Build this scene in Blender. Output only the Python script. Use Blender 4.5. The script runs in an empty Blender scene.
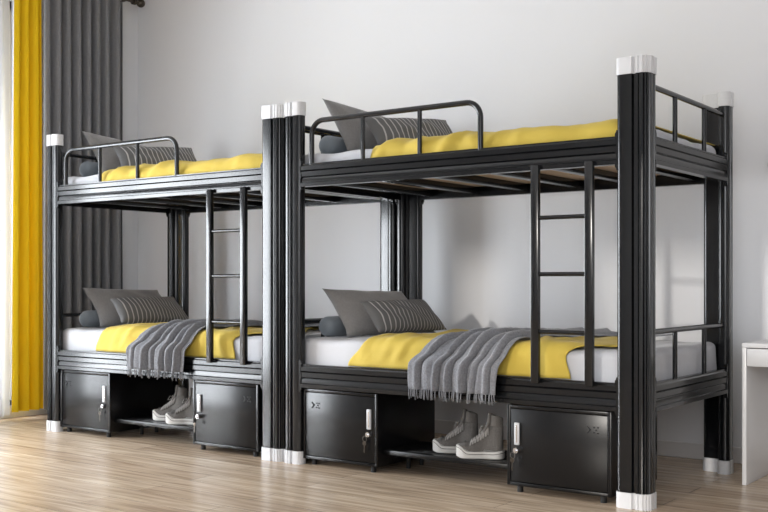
import bpy, bmesh, math, random
from mathutils import Vector, Matrix, noise
random.seed(7)
C = bpy.context.scene.collection
PI = math.pi

# ---------------------------------------------------------------- camera
cam = bpy.data.cameras.new('camera')
cam.sensor_fit = 'HORIZONTAL'
cam.sensor_width = 36.0
cam.lens = 1046.6 / 768 * 36.0
cam.shift_y = 27.0 / 768
camo = bpy.data.objects.new('camera', cam)
camo.location = (1.678, -4.167, 0.951)
camo.rotation_euler = (PI/2, 0, math.radians(36.1))
C.objects.link(camo)
bpy.context.scene.camera = camo

# ---------------------------------------------------------------- light
w = bpy.data.worlds.new('world')
bpy.context.scene.world = w
w.use_nodes = True
w.node_tree.nodes['Background'].inputs[0].default_value = (0.86, 0.90, 1.0, 1)
w.node_tree.nodes['Background'].inputs[1].default_value = 0.5

def area(name, loc, target, sx, sy, power, col):
    l = bpy.data.lights.new(name, 'AREA')
    l.shape = 'RECTANGLE'; l.size = sx; l.size_y = sy; l.energy = power; l.color = col
    o = bpy.data.objects.new(name, l)
    o.location = loc
    o.rotation_euler = (Vector(target)-Vector(loc)).to_track_quat('-Z', 'Z').to_euler()
    C.objects.link(o)
    return o
area('window_daylight', (-5.35, -1.92, 1.15), (0, -1.92, 1.15), 2.0, 3.7, 780, (0.90, 0.95, 1.0))
area('overhead_fill', (0.2, -3.0, 3.25), (-0.8, 0.6, 1.0), 4.6, 2.2, 16, (1.0, 0.98, 0.97))  # unseen overhead fill lamp, added to brighten the back wall
area('front_fill', (2.1, -6.95, 1.8), (-0.6, 1.4, 1.0), 2.6, 1.8, 150, (0.95, 0.97, 1.0))  # added fill lamp, shines in from front right behind the camera
sun = bpy.data.lights.new('sun', 'SUN')
sun.energy = 1.6; sun.angle = math.radians(2); sun.color = (1.0, 0.95, 0.88)
suno = bpy.data.objects.new('sun', sun)
suno.rotation_euler = Vector((0.05, 1.0, -0.20)).to_track_quat('-Z', 'Z').to_euler()
C.objects.link(suno)

vs = bpy.context.scene.view_settings
vs.view_transform = 'Standard'; vs.look = 'None'; vs.gamma = 1.0
vs.exposure = -0.40
vs.use_curve_mapping = False

# ---------------------------------------------------------------- materials
def mat(name, col, rough=0.5, metal=0.0, spec=0.5, bump=None, mottle=None, sheen=0.0):
    m = bpy.data.materials.new(name); m.use_nodes = True
    nt = m.node_tree; b = nt.nodes['Principled BSDF']
    b.inputs['Base Color'].default_value = (*col, 1)
    b.inputs['Roughness'].default_value = rough
    b.inputs['Metallic'].default_value = metal
    b.inputs['Specular IOR Level'].default_value = spec
    if sheen: b.inputs['Sheen Weight'].default_value = sheen
    tc = nt.nodes.new('ShaderNodeTexCoord')
    if mottle:
        sc, c2 = mottle
        n = nt.nodes.new('ShaderNodeTexNoise'); n.inputs['Scale'].default_value = sc
        n.inputs['Detail'].default_value = 4
        nt.links.new(tc.outputs['Object'], n.inputs['Vector'])
        r = nt.nodes.new('ShaderNodeMix'); r.data_type = 'RGBA'
        r.inputs[6].default_value = (*col, 1); r.inputs[7].default_value = (*c2, 1)
        nt.links.new(n.outputs['Fac'], r.inputs[0])
        nt.links.new(r.outputs[2], b.inputs['Base Color'])
    if bump:
        sc, st = bump
        n = nt.nodes.new('ShaderNodeTexNoise'); n.inputs['Scale'].default_value = sc
        n.inputs['Detail'].default_value = 3
        nt.links.new(tc.outputs['Object'], n.inputs['Vector'])
        bu = nt.nodes.new('ShaderNodeBump'); bu.inputs['Strength'].default_value = st
        bu.inputs['Distance'].default_value = 0.004
        nt.links.new(n.outputs['Fac'], bu.inputs['Height'])
        nt.links.new(bu.outputs['Normal'], b.inputs['Normal'])
    return m

M = {}
M['wall'] = mat('wall_plaster', (0.735, 0.735, 0.75), 0.9, bump=(30, 0.15), mottle=(1.6, (0.775, 0.775, 0.79)))
M['ceiling'] = mat('ceiling_paint', (0.8, 0.8, 0.8), 0.9)
M['trim'] = mat('trim_paint', (0.66, 0.64, 0.63), 0.6)
M['black'] = mat('black_metal', (0.004, 0.0045, 0.0055), 0.20, spec=0.5)
M['door'] = mat('locker_metal', (0.005, 0.005, 0.0055), 0.27, spec=0.31)
M['dark'] = mat('dark_recess', (0.004, 0.004, 0.004), 0.6)
M['white_plastic'] = mat('white_plastic', (0.66, 0.66, 0.67), 0.35)
M['chrome'] = mat('chrome', (0.75, 0.75, 0.77), 0.22, metal=1.0)
M['handle'] = mat('handle_metal', (0.52, 0.52, 0.53), 0.35)
M['ply'] = mat('plywood', (0.62, 0.46, 0.30), 0.7, mottle=(6, (0.52, 0.38, 0.25)))
M['sheet'] = mat('sheet_fabric', (0.50, 0.505, 0.53), 0.9, bump=(60, 0.2), sheen=0.2)
M['yellow'] = mat('yellow_cotton', (0.54, 0.395, 0.055), 0.8, bump=(14, 0.8), mottle=(5, (0.60, 0.44, 0.065)), sheen=0.1)
M['throw'] = mat('grey_knit', (0.10, 0.105, 0.118), 0.95, bump=(130, 1.0), mottle=(110, (0.29, 0.295, 0.32)), sheen=0.3)
M['pillow'] = mat('grey_linen', (0.155, 0.15, 0.148), 0.95, bump=(200, 0.4), mottle=(90, (0.22, 0.213, 0.21)), sheen=0.3)
M['bolster'] = mat('blue_grey_fabric', (0.16, 0.185, 0.21), 0.7, bump=(150, 0.3), sheen=0.2)
M['curtain'] = mat('charcoal_curtain', (0.16, 0.16, 0.165), 0.9, bump=(120, 0.4), mottle=(60, (0.21, 0.21, 0.22)), sheen=0.1)
M['desk'] = mat('white_lacquer', (0.70, 0.70, 0.71), 0.35)
M['canvas'] = mat('grey_canvas', (0.085, 0.078, 0.072), 0.95, bump=(180, 0.8), mottle=(100, (0.15, 0.14, 0.13)))
M['sole'] = mat('rubber_sole', (0.50, 0.485, 0.46), 0.55)
M['lace'] = mat('shoe_lace', (0.30, 0.285, 0.27), 0.9)
M['line'] = mat('sole_stripe', (0.06, 0.055, 0.05), 0.7)
M['bronze'] = mat('dark_bronze', (0.10, 0.085, 0.07), 0.3, metal=0.9)

def striped():
    m = bpy.data.materials.new('striped_fabric'); m.use_nodes = True
    nt = m.node_tree; N = nt.nodes; Lk = nt.links; b = N['Principled BSDF']
    b.inputs['Roughness'].default_value = 0.95
    uv = N.new('ShaderNodeUVMap'); sp = N.new('ShaderNodeSeparateXYZ')
    Lk.new(uv.outputs[0], sp.inputs[0])
    def math_(op, a, bv):
        n = N.new('ShaderNodeMath'); n.operation = op
        for i, v in enumerate((a, bv)):
            if isinstance(v, (int, float)): n.inputs[i].default_value = v
            else: Lk.new(v, n.inputs[i])
        return n.outputs[0]
    p = math_('POWER', sp.outputs[0], 1.25)
    f = math_('FRACT', math_('MULTIPLY', p, 19.0), 0)
    g = math_('GREATER_THAN', f, 0.80)
    r = N.new('ShaderNodeMix'); r.data_type = 'RGBA'
    r.inputs[6].default_value = (0.115, 0.114, 0.115, 1); r.inputs[7].default_value = (0.42, 0.41, 0.405, 1)
    Lk.new(g, r.inputs[0]); Lk.new(r.outputs[2], b.inputs['Base Color'])
    return m
M['striped'] = striped()

def thin_cloth(name, col, trans, clear):
    m = bpy.data.materials.new(name); m.use_nodes = True
    nt = m.node_tree; N = nt.nodes; Lk = nt.links
    for n in list(N): N.remove(n)
    out = N.new('ShaderNodeOutputMaterial')
    d = N.new('ShaderNodeBsdfDiffuse'); d.inputs[0].default_value = (*col, 1)
    t = N.new('ShaderNodeBsdfTranslucent'); t.inputs[0].default_value = (*col, 1)
    x = N.new('ShaderNodeMixShader'); x.inputs[0].default_value = trans
    Lk.new(d.outputs[0], x.inputs[1]); Lk.new(t.outputs[0], x.inputs[2])
    if clear:
        tr = N.new('ShaderNodeBsdfTransparent'); y = N.new('ShaderNodeMixShader'); y.inputs[0].default_value = clear
        Lk.new(x.outputs[0], y.inputs[1]); Lk.new(tr.outputs[0], y.inputs[2]); Lk.new(y.outputs[0], out.inputs[0])
    else: Lk.new(x.outputs[0], out.inputs[0])
    return m
M['sheer'] = thin_cloth('sheer_voile', (0.66, 0.67, 0.68), 0.18, 0.06)
M['yellow_curtain'] = thin_cloth('yellow_curtain_cloth', (0.74, 0.50, 0.02), 0.12, 0)
def glass():
    m = bpy.data.materials.new('window_glass'); m.use_nodes = True
    nt = m.node_tree; N = nt.nodes; Lk = nt.links
    for n in list(N): N.remove(n)
    out = N.new('ShaderNodeOutputMaterial'); g = N.new('ShaderNodeBsdfGlossy'); g.inputs['Roughness'].default_value = 0.02
    t = N.new('ShaderNodeBsdfTransparent'); x = N.new('ShaderNodeMixShader'); x.inputs[0].default_value = 0.06
    Lk.new(t.outputs[0], x.inputs[1]); Lk.new(g.outputs[0], x.inputs[2]); Lk.new(x.outputs[0], out.inputs[0])
    return m
M['glass'] = glass()

def wood_floor():
    m = bpy.data.materials.new('oak_floor'); m.use_nodes = True
    nt = m.node_tree; N = nt.nodes; Lk = nt.links; b = N['Principled BSDF']
    tc = N.new('ShaderNodeTexCoord')
    br = N.new('ShaderNodeTexBrick')
    br.offset = 0.37; br.inputs['Scale'].default_value = 1.0
    br.inputs['Brick Width'].default_value = 1.5; br.inputs['Row Height'].default_value = 0.16
    br.inputs['Mortar Size'].default_value = 0.0016; br.inputs['Mortar Smooth'].default_value = 0.3
    br.inputs['Color1'].default_value = (0.0, 0.0, 0.0, 1); br.inputs['Color2'].default_value = (1, 1, 1, 1)
    br.inputs['Mortar'].default_value = (0.5, 0.5, 0.5, 1)
    Lk.new(tc.outputs['Object'], br.inputs['Vector'])
    # plank tone
    pr = N.new('ShaderNodeValToRGB')
    pr.color_ramp.elements[0].color = (0.46, 0.35, 0.25, 1); pr.color_ramp.elements[1].color = (0.60, 0.48, 0.355, 1)
    Lk.new(br.outputs['Color'], pr.inputs[0])
    mp = N.new('ShaderNodeMapping'); mp.inputs['Scale'].default_value = (1.1, 17.0, 1)
    Lk.new(tc.outputs['Object'], mp.inputs['Vector'])
    n1 = N.new('ShaderNodeTexNoise'); n1.inputs['Scale'].default_value = 2.0; n1.inputs['Detail'].default_value = 6
    n1.inputs['Distortion'].default_value = 0.6
    Lk.new(mp.outputs[0], n1.inputs['Vector'])
    gr = N.new('ShaderNodeValToRGB')
    gr.color_ramp.elements[0].position = 0.36; gr.color_ramp.elements[0].color = (0.74, 0.70, 0.66, 1)
    gr.color_ramp.elements[1].position = 0.66; gr.color_ramp.elements[1].color = (1.22, 1.23, 1.25, 1)
    Lk.new(n1.outputs['Fac'], gr.inputs[0])
    mx = N.new('ShaderNodeMix'); mx.data_type = 'RGBA'; mx.blend_type = 'MULTIPLY'; mx.inputs[0].default_value = 1
    Lk.new(pr.outputs[0], mx.inputs[6]); Lk.new(gr.outputs[0], mx.inputs[7])
    mo = N.new('ShaderNodeMix'); mo.data_type = 'RGBA'; mo.inputs[7].default_value = (0.16, 0.11, 0.07, 1)
    Lk.new(br.outputs['Fac'], mo.inputs[0]); Lk.new(mx.outputs[2], mo.inputs[6])
    Lk.new(mo.outputs[2], b.inputs['Base Color'])
    b.inputs['Roughness'].default_value = 0.27
    b.inputs['Specular IOR Level'].default_value = 0.6
    bu = N.new('ShaderNodeBump'); bu.inputs['Strength'].default_value = 0.10; bu.inputs['Distance'].default_value = 0.003
    Lk.new(n1.outputs['Fac'], bu.inputs['Height']); Lk.new(bu.outputs['Normal'], b.inputs['Normal'])
    return m
M['floor'] = wood_floor()

# ---------------------------------------------------------------- helpers
def obj(name, bm, m, parent=None, smooth=False, loc=None, sub=0, solid=0):
    me = bpy.data.meshes.new(name)
    bmesh.ops.recalc_face_normals(bm, faces=bm.faces[:])
    if smooth:
        for f in bm.faces: f.smooth = True
        if smooth == 'auto':
            for e in bm.edges:
                if len(e.link_faces) == 2 and e.calc_face_angle(0) > math.radians(38): e.smooth = False
    bm.to_mesh(me); bm.free()
    me.materials.append(m)
    o = bpy.data.objects.new(name, me)
    C.objects.link(o)
    if parent: o.parent = parent
    if loc: o.location = loc
    if solid:
        md = o.modifiers.new('solid', 'SOLIDIFY'); md.thickness = solid; md.offset = 1
    if sub:
        md = o.modifiers.new('sub', 'SUBSURF'); md.levels = sub; md.render_levels = sub
    return o
def empty(name, loc=(0, 0, 0), rz=0):
    o = bpy.data.objects.new(name, None); o.empty_display_size = 0.1
    o.location = loc; o.rotation_euler = (0, 0, rz); C.objects.link(o); return o
def tag(o, label, cat, group=None, kind=None):
    o['label'] = label; o['category'] = cat
    if group: o['group'] = group
    if kind: o['kind'] = kind
    return o
def struct(name, bm, m):
    o = obj(name, bm, m); o['kind'] = 'structure'; return o
def box(bm, x0, x1, y0, y1, z0, z1, bev=0.0, seg=2):
    r = bmesh.ops.create_cube(bm, size=1.0)
    for v in r['verts']:
        v.co = Vector((x0+(v.co.x+.5)*(x1-x0), y0+(v.co.y+.5)*(y1-y0), z0+(v.co.z+.5)*(z1-z0)))
    if bev:
        es = list({e for v in r['verts'] for e in v.link_edges})
        bmesh.ops.bevel(bm, geom=es, offset=bev, segments=seg, affect='EDGES', profile=0.5)
    return bm
def bx(*a, **k):
    return box(bmesh.new(), *a, **k)
def cyl(bm, p0, p1, r, seg=16, r2=None):
    p0, p1 = Vector(p0), Vector(p1); d = p1-p0
    q = d.to_track_quat('Z', 'Y').to_matrix().to_4x4()
    bmesh.ops.create_cone(bm, cap_ends=True, segments=seg, radius1=r, radius2=r if r2 is None else r2,
                          depth=d.length, matrix=Matrix.Translation((p0+p1)/2) @ q)
    return bm
def tube(bm, pts, r, seg=12, closed=False):
    pts = [Vector(p) for p in pts]; n = len(pts); rings = []
    up = None
    for i, p in enumerate(pts):
        a = pts[max(i-1, 0)]; b = pts[min(i+1, n-1)]
        if closed: a = pts[(i-1) % n]; b = pts[(i+1) % n]
        t = (b-a).normalized()
        if up is None:
            up = Vector((0, 0, 1)) if abs(t.z) < .9 else Vector((1, 0, 0))
        s = t.cross(up).normalized(); up = s.cross(t).normalized()
        rings.append([bm.verts.new(p+(s*math.cos(2*PI*k/seg)+up*math.sin(2*PI*k/seg))*r) for k in range(seg)])
    m = n if closed else n-1
    for i in range(m):
        A, B = rings[i], rings[(i+1) % n]
        for k in range(seg): bm.faces.new((A[k], A[(k+1) % seg], B[(k+1) % seg], B[k]))
    if not closed:
        bm.faces.new(rings[0][::-1]); bm.faces.new(rings[-1])
    return bm
def prism(bm, poly, z0, z1, f=lambda x, y, z: (x, y, z)):
    A = [bm.verts.new(f(x, y, z0)) for x, y in poly]; B = [bm.verts.new(f(x, y, z1)) for x, y in poly]
    n = len(poly)
    for i in range(n): bm.faces.new((A[i], A[(i+1) % n], B[(i+1) % n], B[i]))
    bm.faces.new(A[::-1]); bm.faces.new(B)
    return bm
def copy_tree(o, parent=None):
    c = o.copy(); C.objects.link(c)
    if parent: c.parent = parent
    for ch in list(o.children): copy_tree(ch, c)
    return c

# ---------------------------------------------------------------- room
XW, YW, H = -4.80, 1.40, 3.35
struct('floor', bx(XW-0.15, 4.2, -6.5, YW+0.15, -0.1, 0), M['floor'])
struct('ceiling', bx(XW-0.15, 4.2, -6.5, YW+0.15, H, H+0.1), M['ceiling'])
struct('wall_back', bx(XW-0.15, 4.2, YW, YW+0.15, 0, H), M['wall'])
bm = bmesh.new()
WY0, WY1, WZ0, WZ1 = -2.95, 0.28, 0.06, 2.95
box(bm, XW-0.15, XW, WY1, YW, 0, H); box(bm, XW-0.15, XW, -6.5, WY0, 0, H)
box(bm, XW-0.15, XW, WY0, WY1, 0, WZ0); box(bm, XW-0.15, XW, WY0, WY1, WZ1, H)
struct('wall_left', bm, M['wall'])
struct('wall_right', bx(4.05, 4.2, -6.5, YW, 0, H), M['wall'])
bm = bmesh.new()
for x0, x1 in ((XW-0.15, -2.2), (-1.9, -1.25), (0.1, 0.7), (3.5, 4.2)): box(bm, x0, x1, -6.6, -6.5, 0.9, 2.7)  # unseen wall added as a gobo, openings shape sun patches and front fill
box(bm, XW-0.15, 4.2, -6.6, -6.5, 0, 0.9); box(bm, XW-0.15, 4.2, -6.6, -6.5, 2.7, H)
struct('front_gobo_wall', bm, M['wall'])
struct('baseboard_back', bx(XW, 4.05, YW-0.014, YW, 0, 0.085, bev=0.004), M['trim'])
struct('baseboard_left', bx(XW, XW+0.014, -6.5, YW-0.014, 0, 0.085, bev=0.004), M['trim'])
bm = bmesh.new()
box(bm, XW-0.12, XW-0.04, WY0, WY1, WZ0, WZ0+0.06); box(bm, XW-0.12, XW-0.04, WY0, WY1, WZ1-0.06, WZ1)
for k in range(5):
    y = WY0 + (WY1-WY0-0.06)*k/4
    box(bm, XW-0.12, XW-0.04, y, y+0.06, WZ0, WZ1)
win = struct('window_1', bm, M['white_plastic'])
o = obj('window_glass', bx(XW-0.083, XW-0.077, WY0+0.05, WY1-0.05, WZ0+0.05, WZ1-0.05), M['glass'], win)

# ---------------------------------------------------------------- bunk bed
BL, BD, BH = 2.028, 1.13, 1.90
LX, LY, TH = 0.144, 0.098, 0.056
def arc(cx, cy, r, a0, a1, n):
    return [(cx+r*math.cos(a0+(a1-a0)*i/n), cy+r*math.sin(a0+(a1-a0)*i/n)) for i in range(n+1)]
def lprofile(g=0.0, grooves=True, LX=0.144):
    """L section, outer corner at origin, legs along +x and +y; g grows it; fluted outer faces"""
    P = []
    def face(a, b, nrm, spots):
        # points from a to b with grooves dipping inward
        a = Vector(a); b = Vector(b); nrm = Vector(nrm); d = (b-a); L = d.length; d = d/L
        out = [a]
        if grooves:
            for s, wd, dp in spots:
                if s+wd < L and s-wd > 0:
                    out += [a+d*(s-wd), a+d*(s-wd*.45)-nrm*dp, a+d*(s+wd*.45)-nrm*dp, a+d*(s+wd)]
        out.append(b)
        return [(v.x, v.y) for v in out]
    R, r = 0.034, 0.021
    # bottom (front) face from outer corner to end
    P += face((R-g*0, -g), (LX-r, -g), (0, -1), [(0.008, .003, .005), (0.030, .009, .013)])
    P += arc(LX-r, r, r+g, -PI/2, 0, 4)
    P += arc(LX-r, TH-r, r+g, 0, PI/2, 4)
    P += [(TH+0.008, TH+g), (TH+g, TH+0.008)]
    P += arc(TH-r, LY-r, r+g, 0, PI/2, 4)
    P += arc(r, LY-r, r+g, PI/2, PI, 4)
    P += face((-g, LY-r-0.002), (-g, R), (-1, 0), [(0.012, .005, .009)])
    if grooves:
        for i in range(1, 12):
            a = PI + (PI/2)*i/12
            rr = R + g - (0.005 if i in (3, 6, 9) else 0)
            P.append((R+rr*math.cos(a), R+rr*math.sin(a)))
    else:
        P += arc(R, R, R+g, PI, 1.5*PI, 8)[1:-1]
    # dedupe
    Q = []
    for p in P:
        if not Q or (Vector(p)-Vector(Q[-1])).length > 1e-4: Q.append(p)
    return Q
def column(parent, cx, cy, sx, sy):
    LX = 0.144 if (sx < 0 or sy < 0) else 0.122
    f = lambda x, y, z: (cx+sx*x, cy+sy*y, z)
    col = obj('corner_column', prism(bmesh.new(), lprofile(0, True, LX), 0.03, 1.86, f), M['black'], parent, smooth='auto')
    def capm(z0, z1, rnd):
        bm = bmesh.new(); prism(bm, lprofile(0.0045, True, LX), z0, z1, f)
        return bm
    cp = obj('column_cap', capm(1.832, 1.903, 1), M['white_plastic'], col, smooth='auto'); cp['label'] = 'white plastic cap on top of the column'
    ft = obj('column_foot', capm(0.0, 0.067, 0), M['white_plastic'], col, smooth='auto'); ft['label'] = 'white plastic foot at the base of the column'
    # bracket plates with bolts where the rails hook in
    for zc in (0.465, 1.515):
        for side in (0, 1):
            bm = bmesh.new()
            poly = [(0.0, -.085)]
            for dz in (-0.06, 0.0, 0.06): poly += [(0, dz-.017), (.006, dz-.011), (.006, dz+.011), (0, dz+.017)]
            poly += [(0.0, .085), (-.012, .085), (-.012, -.085)]
            if side == 0: prism(bm, poly, 0.004, 0.020, lambda a, b, c: (cx+sx*(LX+a), cy+sy*c, zc+b))
            else: prism(bm, poly, 0.004, 0.020, lambda a, b, c: (cx+sx*c, cy+sy*(LY+a), zc+b))
            obj('rail_bracket', bm, M['black'], col, smooth='auto')
def rail_profile(h):
    # (outward, z) profile: four ridged bands, lip at the bottom
    z = [0, .018, .022, .044, .050, .054, .078, .082, .086, .108, .114, h]
    d = [.004, .004, -.004, -.004, -.008, 0, 0, -.006, 0, 0, -.005, -.005]
    P = [(-d[i], z[i]) for i in range(len(z))]
    return [(p[0], p[1]) for p in P] + [(0.034, h), (0.034, h-.012), (0.022, h-.012), (0.022, .014), (0.036, .014), (0.036, 0)]
def side_rail(parent, y, sy, z0):
    h = 0.120
    P = rail_profile(h)
    bm = bmesh.new()
    prism(bm, P, -BL+0.118, -0.140, lambda a, b, c: (c, y+sy*a, z0+b))
    return obj('side_rail', bm, M['black'], parent, smooth='auto')
def end_rail(parent, x, sx, z0):
    P = rail_profile(0.120)
    bm = bmesh.new()
    prism(bm, P, LY-0.004, BD-LY+0.004, lambda a, b, c: (x+sx*a, c, z0+b))
    return obj('end_rail', bm, M['black'], parent, smooth='auto')

bed = empty('bunk_bed', (0, 0, 0))
tag(bed, 'black metal bunk bed nearest the camera on the right, beside the white desk', 'bunk bed', 'black metal bunk beds')
for cx, sx in ((0, -1), (-BL, 1)):
    for cy, sy in ((0, 1), (BD, -1)):
        column(bed, cx, cy, sx, sy)
for z0 in (0.405, 1.455):
    side_rail(bed, 0.006, 1, z0); side_rail(bed, BD-0.006, -1, z0)
    end_rail(bed, -0.006, -1, z0); end_rail(bed, -BL+0.006, 1, z0)
    # board and cross bars
    obj('bed_board', bx(-BL+0.05, -0.05, 0.045, BD-0.045, z0+0.058, z0+0.070), M['ply'], bed)
    for k in range(6):
        x = -BL+0.20+k*(BL-0.40)/5
        obj('cross_bar', bx(x-0.022, x+0.022, 0.030, BD-0.030, z0+0.018, z0+0.058, bev=0.003), M['black'], bed, smooth='auto')
    # head and foot guards
    for x in (-0.030, -BL+0.030):
        zt = z0+0.335 if z0 > 1 else z0+0.337
        g = obj('end_guard', tube(bmesh.new(), [(x, 0.062, zt), (x, BD-0.062, zt)], 0.0125), M['black'], bed, smooth='auto')
        for y in (0.386, 0.766):
            obj('baluster', cyl(bmesh.new(), (x, y, z0+0.11), (x, y, zt), 0.011, 14), M['black'], g, smooth='auto')
# long guard on the upper bunk
def rounded_path(x0, x1, zb, zt, r, y, n=8):
    p = [(x0, y, zb), (x0, y, (zb+zt)/2)]
    for i in range(n+1):
        a = PI - (PI/2)*i/n
        p.append((x0+r+r*math.cos(a), y, zt-r+r*math.sin(a)))
    for i in range(n+1):
        a = PI/2 - (PI/2)*i/n
        p.append((x1-r+r*math.cos(a), y, zt-r+r*math.sin(a)))
    p += [(x1, y, (zb+zt)/2), (x1, y, zb)]
    return p
g = obj('guard_rail', tube(bmesh.new(), rounded_path(-1.843, -0.822, 1.56, 1.795, 0.075, 0.022), 0.0135, 14), M['black'], bed, smooth='auto')
for x in (-1.508, -1.163):
    obj('baluster', cyl(bmesh.new(), (x, 0.022, 1.56), (x, 0.022, 1.795), 0.0115, 14), M['black'], g, smooth='auto')
# ladder
bm = bmesh.new()
for x in (-0.520, -0.260):
    box(bm, x-0.020, x+0.020, -0.022, 0.003, 0.505, 1.475, bev=0.005)
lad = obj('ladder', bm, M['black'], bed, smooth='auto')
for z in (0.735, 0.990, 1.240):
    obj('rung', cyl(bmesh.new(), (-0.505, -0.008, z), (-0.275, -0.008, z), 0.0095, 14), M['black'], lad, smooth='auto')

DX = -2.039
bed2 = copy_tree(bed); bed2.location = (DX, 0, 0)
bed2['label'] = 'black metal bunk bed standing at the left beside the grey curtain'

# ---------------------------------------------------------------- bedding
def fb(x, y, z=0.0): return noise.noise(Vector((x, y, z)))
MY0, MY1 = 0.062, BD-0.062
def mattress(z0, zt, name):
    bm = bmesh.new()
    nx, ny = 90, 44; x0, x1 = -BL+0.062, -0.062
    R = 0.05
    box(bm, x0, x1, MY0, MY1, z0, zt, bev=R*0.75, seg=5)
    bmesh.ops.subdivide_edges(bm, edges=[e for e in bm.edges if e.calc_length() > 0.3], cuts=30, use_grid_fill=True)
    for v in bm.verts:
        if v.co.z > z0+0.02:
            v.co.z += 0.006*fb(v.co.x*3, v.co.y*4, zt) + 0.004*math.sin(v.co.x*23+v.co.y*9)
            if v.co.z < zt-0.01:
                pass
    # gathered sheet on the sides
    for v in bm.verts:
        side = 0.004*math.sin((v.co.x+v.co.y)*38+v.co.z*30)
        if abs(v.co.x-x1) < 0.03: v.co.x += side
    return bm
def drape(fn, nu, nv, ztop, edge_y, r=0.045):
    """fn(u,v) -> (x, t, lift): t is cloth coordinate, >0 on top (distance from front edge), <0 hanging"""
    bm = bmesh.new(); g = []
    uvl = bm.loops.layers.uv.new('UVMap')
    for j in range(nv+1):
        row = []
        for i in range(nu+1):
            x, t, d = fn(i/nu, j/nv)
            q = r*PI/2
            if t >= 0: p = Vector((x, edge_y+r+t, ztop)); n = Vector((0, 0, 1))
            elif t > -q:
                a = -t/r
                n = Vector((0, -math.sin(a), math.cos(a))); p = Vector((x, edge_y+r, ztop-r)) + n*r
            else:
                n = Vector((0, -1, 0)); p = Vector((x, edge_y, ztop-r+(t+q)))
            row.append(bm.verts.new(p+n*d))
        g.append(row)
    for j in range(nv):
        for i in range(nu):
            f = bm.faces.new((g[j][i], g[j][i+1], g[j+1][i+1], g[j+1][i]))
            for l, (a, b) in zip(f.loops, ((i, j), (i+1, j), (i+1, j+1), (i, j+1))): l[uvl].uv = (a/nu, b/nv)
    return bm
def sstep(a, b, x):
    t = max(0, min(1, (x-a)/(b-a))); return t*t*(3-2*t)

def lower_duvet(seed):
    def fn(u, v):
        t = -0.150 + v*1.13
        ft = sstep(-0.15, 0.12, t)
        xl = -1.60 + 0.11*sstep(-0.15, 0.02, t) + 0.03*math.sin(t*7+seed)
        xr = -0.39 + 0.20*sstep(-0.055, 0.10, t) - 0.30*sstep(0.1, 0.9, t) + 0.012*math.sin(t*30)
        x = xl+(xr-xl)*u
        puff = 0.012 + 0.013*min(1, min(u, 1-u)*12)
        d = puff + 0.012*fb(x*4+seed, t*5) + 0.011*fb(x*12+seed, t*10)
        # long crease running back from the front edge near the pillow
        for (cx, cs, am, wd) in ((-1.34, 0.55, .014, .035), (-1.22, 0.9, .010, .025), (-1.50, 0.35, .012, .03), (-0.52, -0.5, .014, .03), (-0.62, 0.3, .009, .02)):
            q = (x-cx-cs*t)/wd
            d += am*math.exp(-q*q)*sstep(-0.16, -0.02, t)*(1-sstep(.25, .5, t))
        hang = sstep(0.0, -0.09, t)
        d = d*(1-0.0*hang)
        return x, t, max(d, 0.004)
    return drape(fn, 110, 70, 0.655, MY0+0.004, 0.04)
def upper_duvet(seed):
    def fn(u, v):
        t = -0.115 + v*1.13
        xl = -1.50 + 0.04*math.sin(t*5+seed); xr = -0.080
        x = xl+(xr-xl)*u
        ed = min(1, (1-u)*9); d = 0.008 + 0.004*ed + 0.012*min(1, min(u, 1-u)*12) + ed*(0.012*fb(x*4+seed, t*5) + 0.010*fb(x*13, t*11+seed))
        for (cx, cs, am, wd) in ((-1.36, 1.1, .016, .04), (-1.20, -0.8, .012, .03), (-0.98, 0.9, .016, .035), (-0.93, -1.2, .008, .03)):
            q = (x-cx-cs*t)/wd
            d += am*math.exp(-q*q)*(1-sstep(.2, .5, t))
        return x, t, max(d, 0.004)
    return drape(fn, 110, 60, 1.634, MY0+0.004, 0.04)
def throw_fn(seed):
    def fn(u, v):
        t = -0.235 + v*1.24
        k = sstep(-0.1, 1.0, t)
        hang = sstep(0.03, -0.12, t)
        xl = -1.05 - 0.12*hang - 0.20*k + 0.02*math.sin(t*9)
        xr = -0.665 - 0.035*hang + 0.36*k + 0.015*math.sin(t*8+1)
        x = xl+(xr-xl)*u
        d = 0.044 + 0.006*fb(x*8, t*8, seed) + 0.007*fb(x*19, t*15, seed)
        for (uc, am, wd, sl) in ((.10, .016, .030, .05), (.34, .032, .026, .10), (.46, .020, .018, .05), (.62, .034, .026, -.03), (.74, .016, .018, .06), (.88, .028, .028, -.04)):
            q = (u-uc-sl*(t))/wd
            d += am*math.exp(-q*q)
            q = (u-uc-sl*t-.042)/.013
            d -= 0.016*math.exp(-q*q)*sstep(.55, .05, t)
        # soft dent near the left
        q = ((u-.22)/.09)**2+((t+.02)/.06)**2
        d -= 0.020*math.exp(-q)
        d += 0.006*hang*math.sin(u*34+seed)
        if hang > 0: d += 0.056*sstep(-0.03, -0.12, t)
        return x, t, max(d*(1-.38*sstep(.15, .8, t)), 0.026)
    return fn
def throw_mesh(seed): return drape(throw_fn(seed), 120, 80, 0.655, MY0+0.004, 0.04)
def fringe_mesh(seed):
    fn = throw_fn(seed); bm = bmesh.new(); rnd = random.Random(seed)
    r = 0.04; q = r*PI/2
    for i in range(52):
        u = (i+.5)/52 + rnd.uniform(-.004, .004)
        x, t, d = fn(u, 0)
        y = MY0+0.004-d-0.002; z = 0.655-r+(t+q)
        L = rnd.uniform(.034, .050); dx = rnd.uniform(-.007, .007)
        tube(bm, [(x, y, z+.006), (x+dx*.4, y-.002, z-L*.5), (x+dx, y+rnd.uniform(-.002, .002), z-L)], 0.0024, 5)
    return bm
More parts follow.
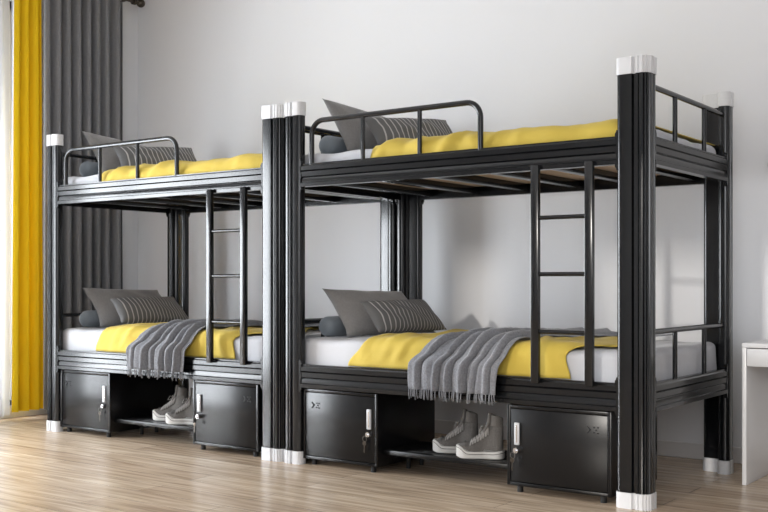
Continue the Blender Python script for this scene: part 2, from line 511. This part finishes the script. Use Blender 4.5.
def pillow(BLc, BRc, TLc, TRc, th, pinch=0.10, seed=0, n=30):
    """cushion through four corners; returns bmesh relative to bottom centre, and that centre"""
    a, b, c, d = map(Vector, (BLc, BRc, TLc, TRc)); o = (a+b)/2
    bm = bmesh.new(); uvl = bm.loops.layers.uv.new('UVMap')
    nrm = (b-a).cross(c-a).normalized()
    def P(u, v, s):
        U, V = 2*u-1, 2*v-1
        # concave edges between the pointed corners
        uu = .5+.5*U*(1-pinch*(1-V*V)); vv = .5+.5*V*(1-pinch*(1-U*U))
        p = (a*(1-uu)*(1-vv)+b*uu*(1-vv)+c*(1-uu)*vv+d*uu*vv)
        h = ((1-U*U)*(1-V*V))**0.5
        hh = th/2*h**0.85
        w = 0.006*fb(u*5+seed, v*5, s)*h + 0.004*math.sin(9*(U+V*.6)+seed)*h
        return p + nrm*(s*hh+w)
    G = {}
    for s in (1, -1):
        for j in range(n+1):
            for i in range(n+1):
                e = i in (0, n) or j in (0, n)
                key = (i, j, 0 if e else s)
                if key not in G: G[key] = bm.verts.new(P(i/n, j/n, s)-o)
    for s in (1, -1):
        for j in range(n):
            for i in range(n):
                q = []
                for (x, y) in ((i, j), (i+1, j), (i+1, j+1), (i, j+1)):
                    e = x in (0, n) or y in (0, n)
                    q.append((G[(x, y, 0 if e else s)], (x/n, y/n)))
                if s < 0: q = q[::-1]
                f = bm.faces.new([k[0] for k in q])
                for l, k in zip(f.loops, q): l[uvl].uv = k[1]
    return bm, o

where = {0: 'right bunk bed', 1: 'left bunk bed'}
for b in (0, 1):
    dx = DX*b; W = where[b]
    for lv, (z0, zt) in enumerate(((0.478, 0.655), (1.528, 1.634))):
        LN = ('lower', 'upper')[lv]; K = 'bunk of the '+W
        if b == 0:
            if lv == 0:
                src = {}
            o = obj('mattress', mattress(z0, zt, 'm'), M['sheet'], smooth=True)
            src[('mattress', lv)] = o
        else:
            o = src[('mattress', lv)].copy(); C.objects.link(o); o.location.x += dx
        tag(o, f'mattress in a pale grey sheet on the {LN} {K}', 'mattress', 'pale grey mattresses')
        o = obj('duvet', (lower_duvet if lv == 0 else upper_duvet)(b*3.7+lv), M['yellow'], smooth=True, loc=(dx, 0, 0), solid=0.004)
        tag(o, f'yellow duvet spread over the {LN} {K}', 'duvet', 'yellow duvets')
        if lv == 0:
            o = obj('throw_blanket', throw_mesh(b*2.3+.5), M['throw'], smooth=True, loc=(dx, 0, 0), solid=0.004)
            tag(o, f'grey knitted throw with fringe hanging over the edge of the {W}', 'blanket', 'grey fringed throws')
            obj('fringe', fringe_mesh(b*2+1), M['throw'], o, smooth=True)
        # pillows
        zz = 1.0*lv
        if lv == 0:
            cs = [(-1.775, .235, .662), (-1.60, .84, .665), (-1.925, .205, .922), (-1.750, .70, .905)]
            st = [(-1.565, .235, .690), (-1.490, .78, .690), (-1.700, .250, .850), (-1.610, .72, .858)]
        else:
            cs = [(-1.775, .235, 1.648), (-1.60, .84, 1.648), (-1.925, .205, 1.950), (-1.800, .74, 1.870)]
            st = [(-1.585, .250, 1.670), (-1.40, .84, 1.670), (-1.700, .270, 1.830), (-1.500, .78, 1.865)]
        bm, c = pillow(*cs, 0.15, 0.10, seed=b*4+lv)
        o = obj('pillow', bm, M['pillow'], smooth=True, loc=(c.x+dx, c.y, c.z))
        tag(o, f'plain grey pillow propped at the head of the {LN} {K}', 'pillow', 'plain grey pillows')
        bm, c = pillow(*st, 0.11, 0.06, seed=9+b*4+lv)
        o = obj('cushion', bm, M['striped'], smooth=True, loc=(c.x+dx, c.y, c.z))
        tag(o, f'dark grey striped cushion leaning on the plain pillow, {LN} {K}', 'cushion', 'striped cushions')
        if b == 0:
            bm = bmesh.new(); R = 0.055; prof = [(0, -.012), (.025, -.009), (.043, .001), (R-.003, .014), (R, .03), (R+.002, .25), (R, .482), (.043, .497), (.03, .504), (0, .5)]
            rings = []
            for rr, yy in prof:
                rings.append([bm.verts.new((rr*math.cos(2*PI*k/24), yy, rr*math.sin(2*PI*k/24))) for k in range(24)] if rr else [bm.verts.new((0, yy, 0))])
            for A, B in zip(rings, rings[1:]):
                for k in range(24):
                    a_ = [A[k % len(A)], A[(k+1) % len(A)]] if len(A) > 1 else [A[0]]
                    b_ = [B[(k+1) % len(B)], B[k % len(B)]] if len(B) > 1 else [B[0]]
                    bm.faces.new(a_+b_)
            o = obj('bolster', bm, M['bolster'], smooth=True)
            src[('bolster', lv)] = o
        else:
            o = src[('bolster', lv)].copy(); C.objects.link(o)
        o.location = (-1.905+dx, 0.205, zt+0.0605)
        tag(o, f'round blue-grey bolster behind the pillow on the {LN} {K}', 'bolster', 'round bolsters')

# ---------------------------------------------------------------- lockers
def make_locker(handle_right):
    """local: x 0..0.51 (left to right), front face y=0, z 0..0.4"""
    r = empty('locker', (0, 0, 0)); W, D, Z0, Z1 = (0.486 if handle_right else 0.508), 0.52, 0.032, 0.398
    bm = bmesh.new()
    t = 0.016
    box(bm, 0, t, 0, D, Z0, Z1, bev=.002); box(bm, W-t, W, 0, D, Z0, Z1, bev=.002)
    box(bm, t, W-t, 0.0, D, Z1-t, Z1, bev=.002); box(bm, t, W-t, 0.0, D, Z0, Z0+t, bev=.002)
    box(bm, t, W-t, D-.01, D, Z0+t, Z1-t)
    obj('body', bm, M['door'], r, smooth='auto')
    d = obj('door', bx(t+.0025, W-t-.0025, 0.003, 0.018, Z0+t+.0025, Z1-t-.0025, bev=.002), M['door'], r, smooth='auto')
    hx = W-0.052 if handle_right else 0.034+0.018
    bm = bmesh.new()
    box(bm, hx-.013, hx+.013, -0.006, 0.004, 0.218, 0.318, bev=.003)
    h = obj('handle', bm, M['handle'], d, smooth='auto'); h['label'] = 'pale metal strip handle'
    obj('handle_groove', bx(hx-.0045, hx+.0045, -0.0072, -0.0055, 0.228, 0.308, bev=.0005), M['chrome'], h)
    lk = obj('lock', cyl(cyl(bmesh.new(), (hx, 0.004, 0.193), (hx, -0.016, 0.193), 0.0125, 20), (hx, -0.016, 0.193), (hx, -0.024, 0.193), 0.006, 14), M['chrome'], d, smooth='auto'); lk['label'] = 'chrome cylinder lock'
    bm = bmesh.new(); kx = hx-0.010
    tube(bm, [(kx+.012*math.cos(a), -0.024, 0.172+.014*math.sin(a)) for a in [2*PI*i/14 for i in range(14)]], 0.0013, 6, closed=True)
    cyl(bm, (kx-.002, -0.026, 0.150), (kx-.002, -0.021, 0.150), 0.010, 14)
    box(bm, kx-.0045, kx+.0005, -0.025, -0.023, 0.103, 0.146); box(bm, kx-.0065, kx-.004, -0.025, -0.023, 0.106, 0.118)
    k = obj('keys', bm, M['bronze'], lk, smooth='auto'); k['label'] = 'small keys hanging on a ring'
    # small vent mark near the outer top corner: chevron and dots
    vx = 0.060 if handle_right else W-0.110
    bm = bmesh.new()
    for zc, s in ((0.322, 1), (0.308, -1)):
        M4 = Matrix.Translation((vx+.006, 0.0022, zc)) @ Matrix.Rotation(s*math.radians(50), 4, 'Y')
        rr = bmesh.ops.create_cube(bm, size=1.0)
        for v in rr['verts']: v.co = M4 @ Vector((v.co.x*.022, v.co.y*.0026, v.co.z*.006))
    for px, pz in ((.030, .326), (.048, .326), (.030, .304), (.048, .302), (.040, .315)):
        box(bm, vx+px-.004, vx+px+.004, 0.0008, 0.0036, pz-.003, pz+.003)
    obj('vent_mark', bm, M['dark'], d)
    for fx in (0.05, W-0.05):
        for fy in (0.035, D-0.05):
            f_ = obj('foot', cyl(bmesh.new(), (fx, fy, 0), (fx, fy, Z0+.001), 0.014, 16), M['dark'], r, smooth='auto')
    return r
la = make_locker(True); lb = make_locker(False)
for src_, x, lab in ((la, -1.903, 'black metal locker under the head of the right bunk bed, handle at its right edge'),
                     (lb, -0.682, 'black metal locker under the foot of the right bunk bed, behind its ladder end'),
                     (None, -1.903+DX, 'black metal locker under the head of the left bunk bed, nearest the curtains'),
                     (None, -0.690+DX, 'black metal locker under the foot of the left bunk bed, right of the shoes')):
    if src_ is None: src_ = copy_tree(la if 'head' in lab else lb)
    src_.location = (x, 0.022, 0)
    tag(src_, lab, 'locker', 'black metal lockers')

# ---------------------------------------------------------------- shoe shelves
def make_shelf():
    r = empty('shoe_shelf', (0, 0, 0)); L = 0.718
    bm = bmesh.new()
    box(bm, 0.001, L, 0, 0.022, 0.093, 0.117, bev=.003); box(bm, 0.001, L, 0.33, 0.352, 0.093, 0.117, bev=.003)
    obj('shelf_frame', bm, M['door'], r, smooth='auto')
    for k in range(9):
        y = 0.030+k*0.034
        obj('slat', bx(0.002, L-.001, y, y+0.022, 0.104, 0.115, bev=.002), M['door'], r, smooth='auto')
    for x in (0.025, L-0.025):
        for y in (0.19, 0.31):
            obj('leg', cyl(bmesh.new(), (x, y, 0), (x, y, 0.106), 0.011, 12), M['dark'], r, smooth='auto')
    return r
s1 = make_shelf(); s1.location = (-1.412, 0.060, 0)
tag(s1, 'low black slatted shoe shelf between the lockers of the right bunk bed', 'shelf', 'black shoe shelves')
s2 = copy_tree(s1); s2.location = (-1.412+DX, 0.060, 0)
tag(s2, 'low black slatted shoe shelf between the lockers of the left bunk bed', 'shelf', 'black shoe shelves')

# ---------------------------------------------------------------- shoes
def make_shoe():
    """toe towards -x; length 0.27, heel at x=0.135"""
    r = empty('high_top_shoe', (0, 0, 0))
    def outline(s):   # s 0..1 toe->heel : half width
        return 0.052*min(1, math.sqrt(max(0, 1-((max(0, .26-s))/.26)**2)))*(1-0.20*math.exp(-((s-.6)/.16)**2))*math.sqrt(max(0, 1-max(0, (s-.86)/.14)**2))
    N = 26
    def loft(secs, m, name, parent, K=20):
        bm = bmesh.new(); R = []
        for (cx, cy, cz, pts) in secs: R.append([bm.verts.new(p) for p in pts])
        for A, B in zip(R, R[1:]):
            for k in range(len(A)): bm.faces.new((A[k], A[(k+1) % len(A)], B[(k+1) % len(A)], B[k]))
        bm.faces.new(R[0]); bm.faces.new(R[-1][::-1])
        return obj(name, bm, m, parent, smooth='auto')
    def ring(z, grow, x0=-.135, x1=.135, n=22, zf=None):
        P = []
        for i in range(n+1):
            s = i/n; s = .5-.5*math.cos(PI*s); P.append((x0-grow+(x1-x0+2*grow)*s, (outline(s)+grow*(1 if 0 < s < 1 else 0)), 0, s))
        pts = P + [(x, -y, 0, s) for x, y, _, s in P[::-1][1:-1]]
        return [(x, y, (z if zf is None else zf(s))) for x, y, _, s in pts]
    # chunky sole: raised at the toe and heel
    secs = []
    topf = lambda s: 0.036+0.030*sstep(.26, 0.04, s)+0.008*sstep(.75, 1, s)
    botf = lambda s: 0.0+0.006*sstep(.12, 0, s)
    secs.append((0, 0, 0, ring(0, -.003, zf=botf)))
    secs.append((0, 0, 0, ring(0, .004, zf=lambda s: botf(s)+.005)))
    secs.append((0, 0, 0, ring(0, .005, zf=lambda s: topf(s)-.006)))
    secs.append((0, 0, 0, ring(0, .001, zf=topf)))
    sole = loft(secs, M['sole'], 'sole', r); sole['label'] = 'thick off-white rubber sole'
    bm = bmesh.new(); pts = ring(0, .0058, zf=lambda s: topf(s)-.011)
    tube(bm, [pts[i] for i in range(len(pts))], 0.0016, 5, closed=True)
    obj('sole_stripe', bm, M['line'], sole)
    # upper: heightfield sections along x
    bm = bmesh.new(); R = []; K = 16
    for i in range(N+1):
        s = 0.05+0.93*i/N
        x = -.135+.27*s; hw = outline(s)*.94+.001
        base = topf(s)-.006
        # instep profile rising to the ankle
        top = 0.066 + 0.012*sstep(0, .22, s) + 0.120*max(0, min(1, (s-.24)/.56))**1.45
        if s > .93: top -= 0.0
        wtop = hw*(1-.55*sstep(.25, .6, s))
        row = []
        for k in range(K+1):
            a = PI*k/K; cy = math.cos(a); sy = math.sin(a)**.7
            ww = hw+(wtop-hw)*sy
            row.append(bm.verts.new((x+0.018*sstep(.5, 1, s)*0*sy, ww*cy*(1.0 if sy < .98 else 1), base+(top-base)*sy)))
        R.append(row)
    for A, B in zip(R, R[1:]):
        for k in range(K): bm.faces.new((A[k], A[k+1], B[k+1], B[k]))
    bm.faces.new(R[0]); bm.faces.new(R[-1][::-1])
    up = obj('upper', bm, M['canvas'], r, smooth=True)
    # collar opening
    bm = bmesh.new()
    cyl(bm, (0.088, 0, 0.160), (0.092, 0, 0.210), 0.029, 24, r2=0.027)
    for v in bm.verts:
        v.co.x = 0.085+(v.co.x-0.085)*1.28; v.co.y *= .92
        v.co.z += -(v.co.x-0.085)*0.18 if v.co.z > .19 else 0
    top = [f for f in bm.faces if f.normal.z > .8 and f.calc_center_median().z > .19]
    r_ = bmesh.ops.inset_region(bm, faces=top, thickness=0.006)
    for f in top:
        for v in f.verts: v.co.z -= 0.03
    obj('collar', bm, M['canvas'], up, smooth='auto')
    # tongue
    bm = bmesh.new()
    tube(bm, [(-0.02, 0, .085), (0.02, 0, .122), (0.050, 0, .175), (0.056, 0, .222)], 0.013, 10)
    for v in bm.verts: v.co.y *= 1.35
    obj('tongue', bm, M['canvas'], up, smooth=True)
    # laces
    bm = bmesh.new()
    def surf(sv, a, off=.003):
        hw = outline(sv)*.94+.001; base = topf(sv)-.006
        top = 0.066 + 0.012*sstep(0, .22, sv) + 0.120*max(0, min(1, (sv-.24)/.56))**1.45
        sy = math.sin(a)**.7; wt = hw*(1-.55*sstep(.25, .6, sv)); ww = hw+(wt-hw)*sy
        return (-.135+.27*sv-off*.7, ww*math.cos(a)*1.06, base+(top-base)*sy+off)
    for k in range(7):
        s0 = .31+.055*k
        for sgn in (1, -1):
            tube(bm, [surf(s0+.045*(q/8)*1.0, PI/2+sgn*(1.05-2.1*q/8), .005) for q in range(9)], 0.0036, 6)
    for sgn in (1, -1):
        tube(bm, [(.018, 0, .150), (.004, .020*sgn, .156), (-.006, .034*sgn, .132), (.004, .018*sgn, .134), (.014, 0, .146)], 0.0024, 6)
    pb = bmesh.new(); G_ = [[pb.verts.new(surf(.27+.50*a_/14, PI/2-.85+1.7*b_/8, .0018)) for b_ in range(9)] for a_ in range(15)]
    for a_ in range(14):
        for b_ in range(8): pb.faces.new((G_[a_][b_], G_[a_][b_+1], G_[a_+1][b_+1], G_[a_+1][b_]))
    obj('lacing_panel', pb, M['line'], up, smooth=True)
    obj('laces', bm, M['lace'], r, smooth=True)
    obj('toe_seam', tube(bmesh.new(), [(-.075+.012*math.cos(PI*k/10)*0-.014*math.sin(PI*k/10), .046*math.cos(PI*k/10)*.95, .045+.037*math.sin(PI*k/10)**.7) for k in range(11)], 0.002, 6), M['line'], up, smooth=True)
    return r
sh = make_shoe()
shoes = ((-1.068, 0.200, 'right', 'left'), (-0.890, 0.135, 'right', 'right'), (-1.068+DX, 0.200, 'left', 'left'), (-0.882+DX, 0.140, 'left', 'right'))
for i, (x, y, bd, sd) in enumerate(shoes):
    o = sh if i == 0 else copy_tree(sh)
    o.location = (x, y, 0.1165); o.scale = (0.83, 0.84, 0.97); o.rotation_euler = (0, 0, math.radians(20 if i % 2 == 0 else 26))
    tag(o, f'grey high-top canvas shoe, {sd} of the pair under the {bd} bunk bed', 'shoe', 'grey high-top shoes')

# ---------------------------------------------------------------- curtains
def curtain(y0, y1, z0, z1, xc, amp, folds, seed, m, name, per=14, flare=0.0, top_gather=0):
    bm = bmesh.new(); n = int(folds*per); nz = 14; G = []
    rnd = random.Random(seed); ph = [rnd.uniform(.7, 1.25) for _ in range(int(folds)+2)]
    for j in range(nz+1):
        row = []; zz = z0+(z1-z0)*j/nz; h = j/nz
        for i in range(n+1):
            s = i/n; f = s*folds; k = int(f); a = amp*ph[k]
            wv = math.sin(2*PI*f); wv = math.copysign(abs(wv)**.75, wv)
            x = xc + a*wv*(1-.25*h) + 0.006*fb(f, h*3, seed)
            y = y0+(y1-y0)*s + 0.010*math.sin(2*PI*f*2+seed)*0.5*(1-.3*h) + flare*(1-h)*(s-.5)*2
            row.append(bm.verts.new((x, y, zz)))
        G.append(row)
    for j in range(nz):
        for i in range(n): bm.faces.new((G[j][i], G[j][i+1], G[j+1][i+1], G[j+1][i]))
    return obj(name, bm, m, smooth=True)
o = curtain(0.425, 1.135, 0.05, 3.11, XW+0.130, 0.050, 8, 3, M['curtain'], 'curtain')
tag(o, 'charcoal grey pleated curtain hanging in the corner behind the left bunk bed', 'curtain', 'window curtains')
o = curtain(0.175, 0.395, 0.06, 3.11, XW+0.150, 0.030, 3, 5, M['yellow_curtain'], 'curtain', per=20, flare=.018)
tag(o, 'bright yellow curtain hanging between the white sheer and the grey curtain', 'curtain', 'window curtains')
o = curtain(-0.80, 0.18, 0.03, 3.11, XW+0.080, 0.022, 11, 8, M['sheer'], 'sheer_curtain', per=8)
tag(o, 'white sheer curtain over the window at the far left edge', 'curtain', 'window curtains')
rod = obj('curtain_rod', cyl(bmesh.new(), (XW+0.13, -3.8, 3.135), (XW+0.13, 1.245, 3.135), 0.014, 16), M['bronze'], smooth='auto')
tag(rod, 'dark bronze curtain rod with round finial above the grey curtain', 'curtain rod')
bm = bmesh.new()
bmesh.ops.create_uvsphere(bm, u_segments=20, v_segments=14, radius=0.034, matrix=Matrix.Translation((XW+0.13, 1.315, 3.135)))
cyl(bm, (XW+0.13, 1.235, 3.135), (XW+0.13, 1.26, 3.135), 0.026, 18); cyl(bm, (XW+0.13, 1.26, 3.135), (XW+0.13, 1.30, 3.135), 0.012, 12)
obj('finial', bm, M['bronze'], rod, smooth='auto')
for y in (1.19, -1.8):
    bm = cyl(bmesh.new(), (XW, y, 3.135), (XW+0.13, y, 3.135), 0.009, 12); cyl(bm, (XW+0.001, y, 3.135), (XW+0.012, y, 3.135), 0.03, 18)
    obj('bracket', bm, M['bronze'], rod, smooth='auto')

# ---------------------------------------------------------------- desk
dk = empty('desk', (0.137, 0.807, 0))
tag(dk, 'white desk with a drawer front standing at the right edge beside the bunk bed', 'desk')
DW, DD, DH = 1.10, YW-0.807-0.016, 0.669
for x in (0, DW-.02):
    obj('side_panel', bx(x, x+.02, 0, DD, 0, DH-.022, bev=.002), M['desk'], dk, smooth='auto')
obj('desktop', bx(0, DW, -0.002, DD, DH-.022, DH, bev=.003), M['desk'], dk, smooth='auto')
d = obj('drawer', bx(.023, DW-.023, 0.0, 0.018, 0.560, DH-.026, bev=.002), M['desk'], dk, smooth='auto')
obj('drawer_box', bx(.04, DW-.04, 0.018, DD-.05, 0.575, DH-.040), M['desk'], d)
obj('back_panel', bx(.02, DW-.02, DD-.018, DD, 0.30, DH-.022), M['desk'], dk)

# ---------------------------------------------------------------- knob on the wall
bm = bmesh.new(); kx, kz = 0.135, 1.560
cyl(bm, (kx, YW-.001, kz), (kx, YW-.012, kz), 0.045, 28); cyl(bm, (kx, YW-.012, kz), (kx, YW-.030, kz), 0.018, 18); cyl(bm, (kx, YW-.030, kz), (kx, YW-.045, kz), 0.036, 28)
o = obj('wall_hook', bm, M['line'], smooth='auto')
tag(o, 'round dark wall hook on the back wall at the right edge above the desk', 'hook')
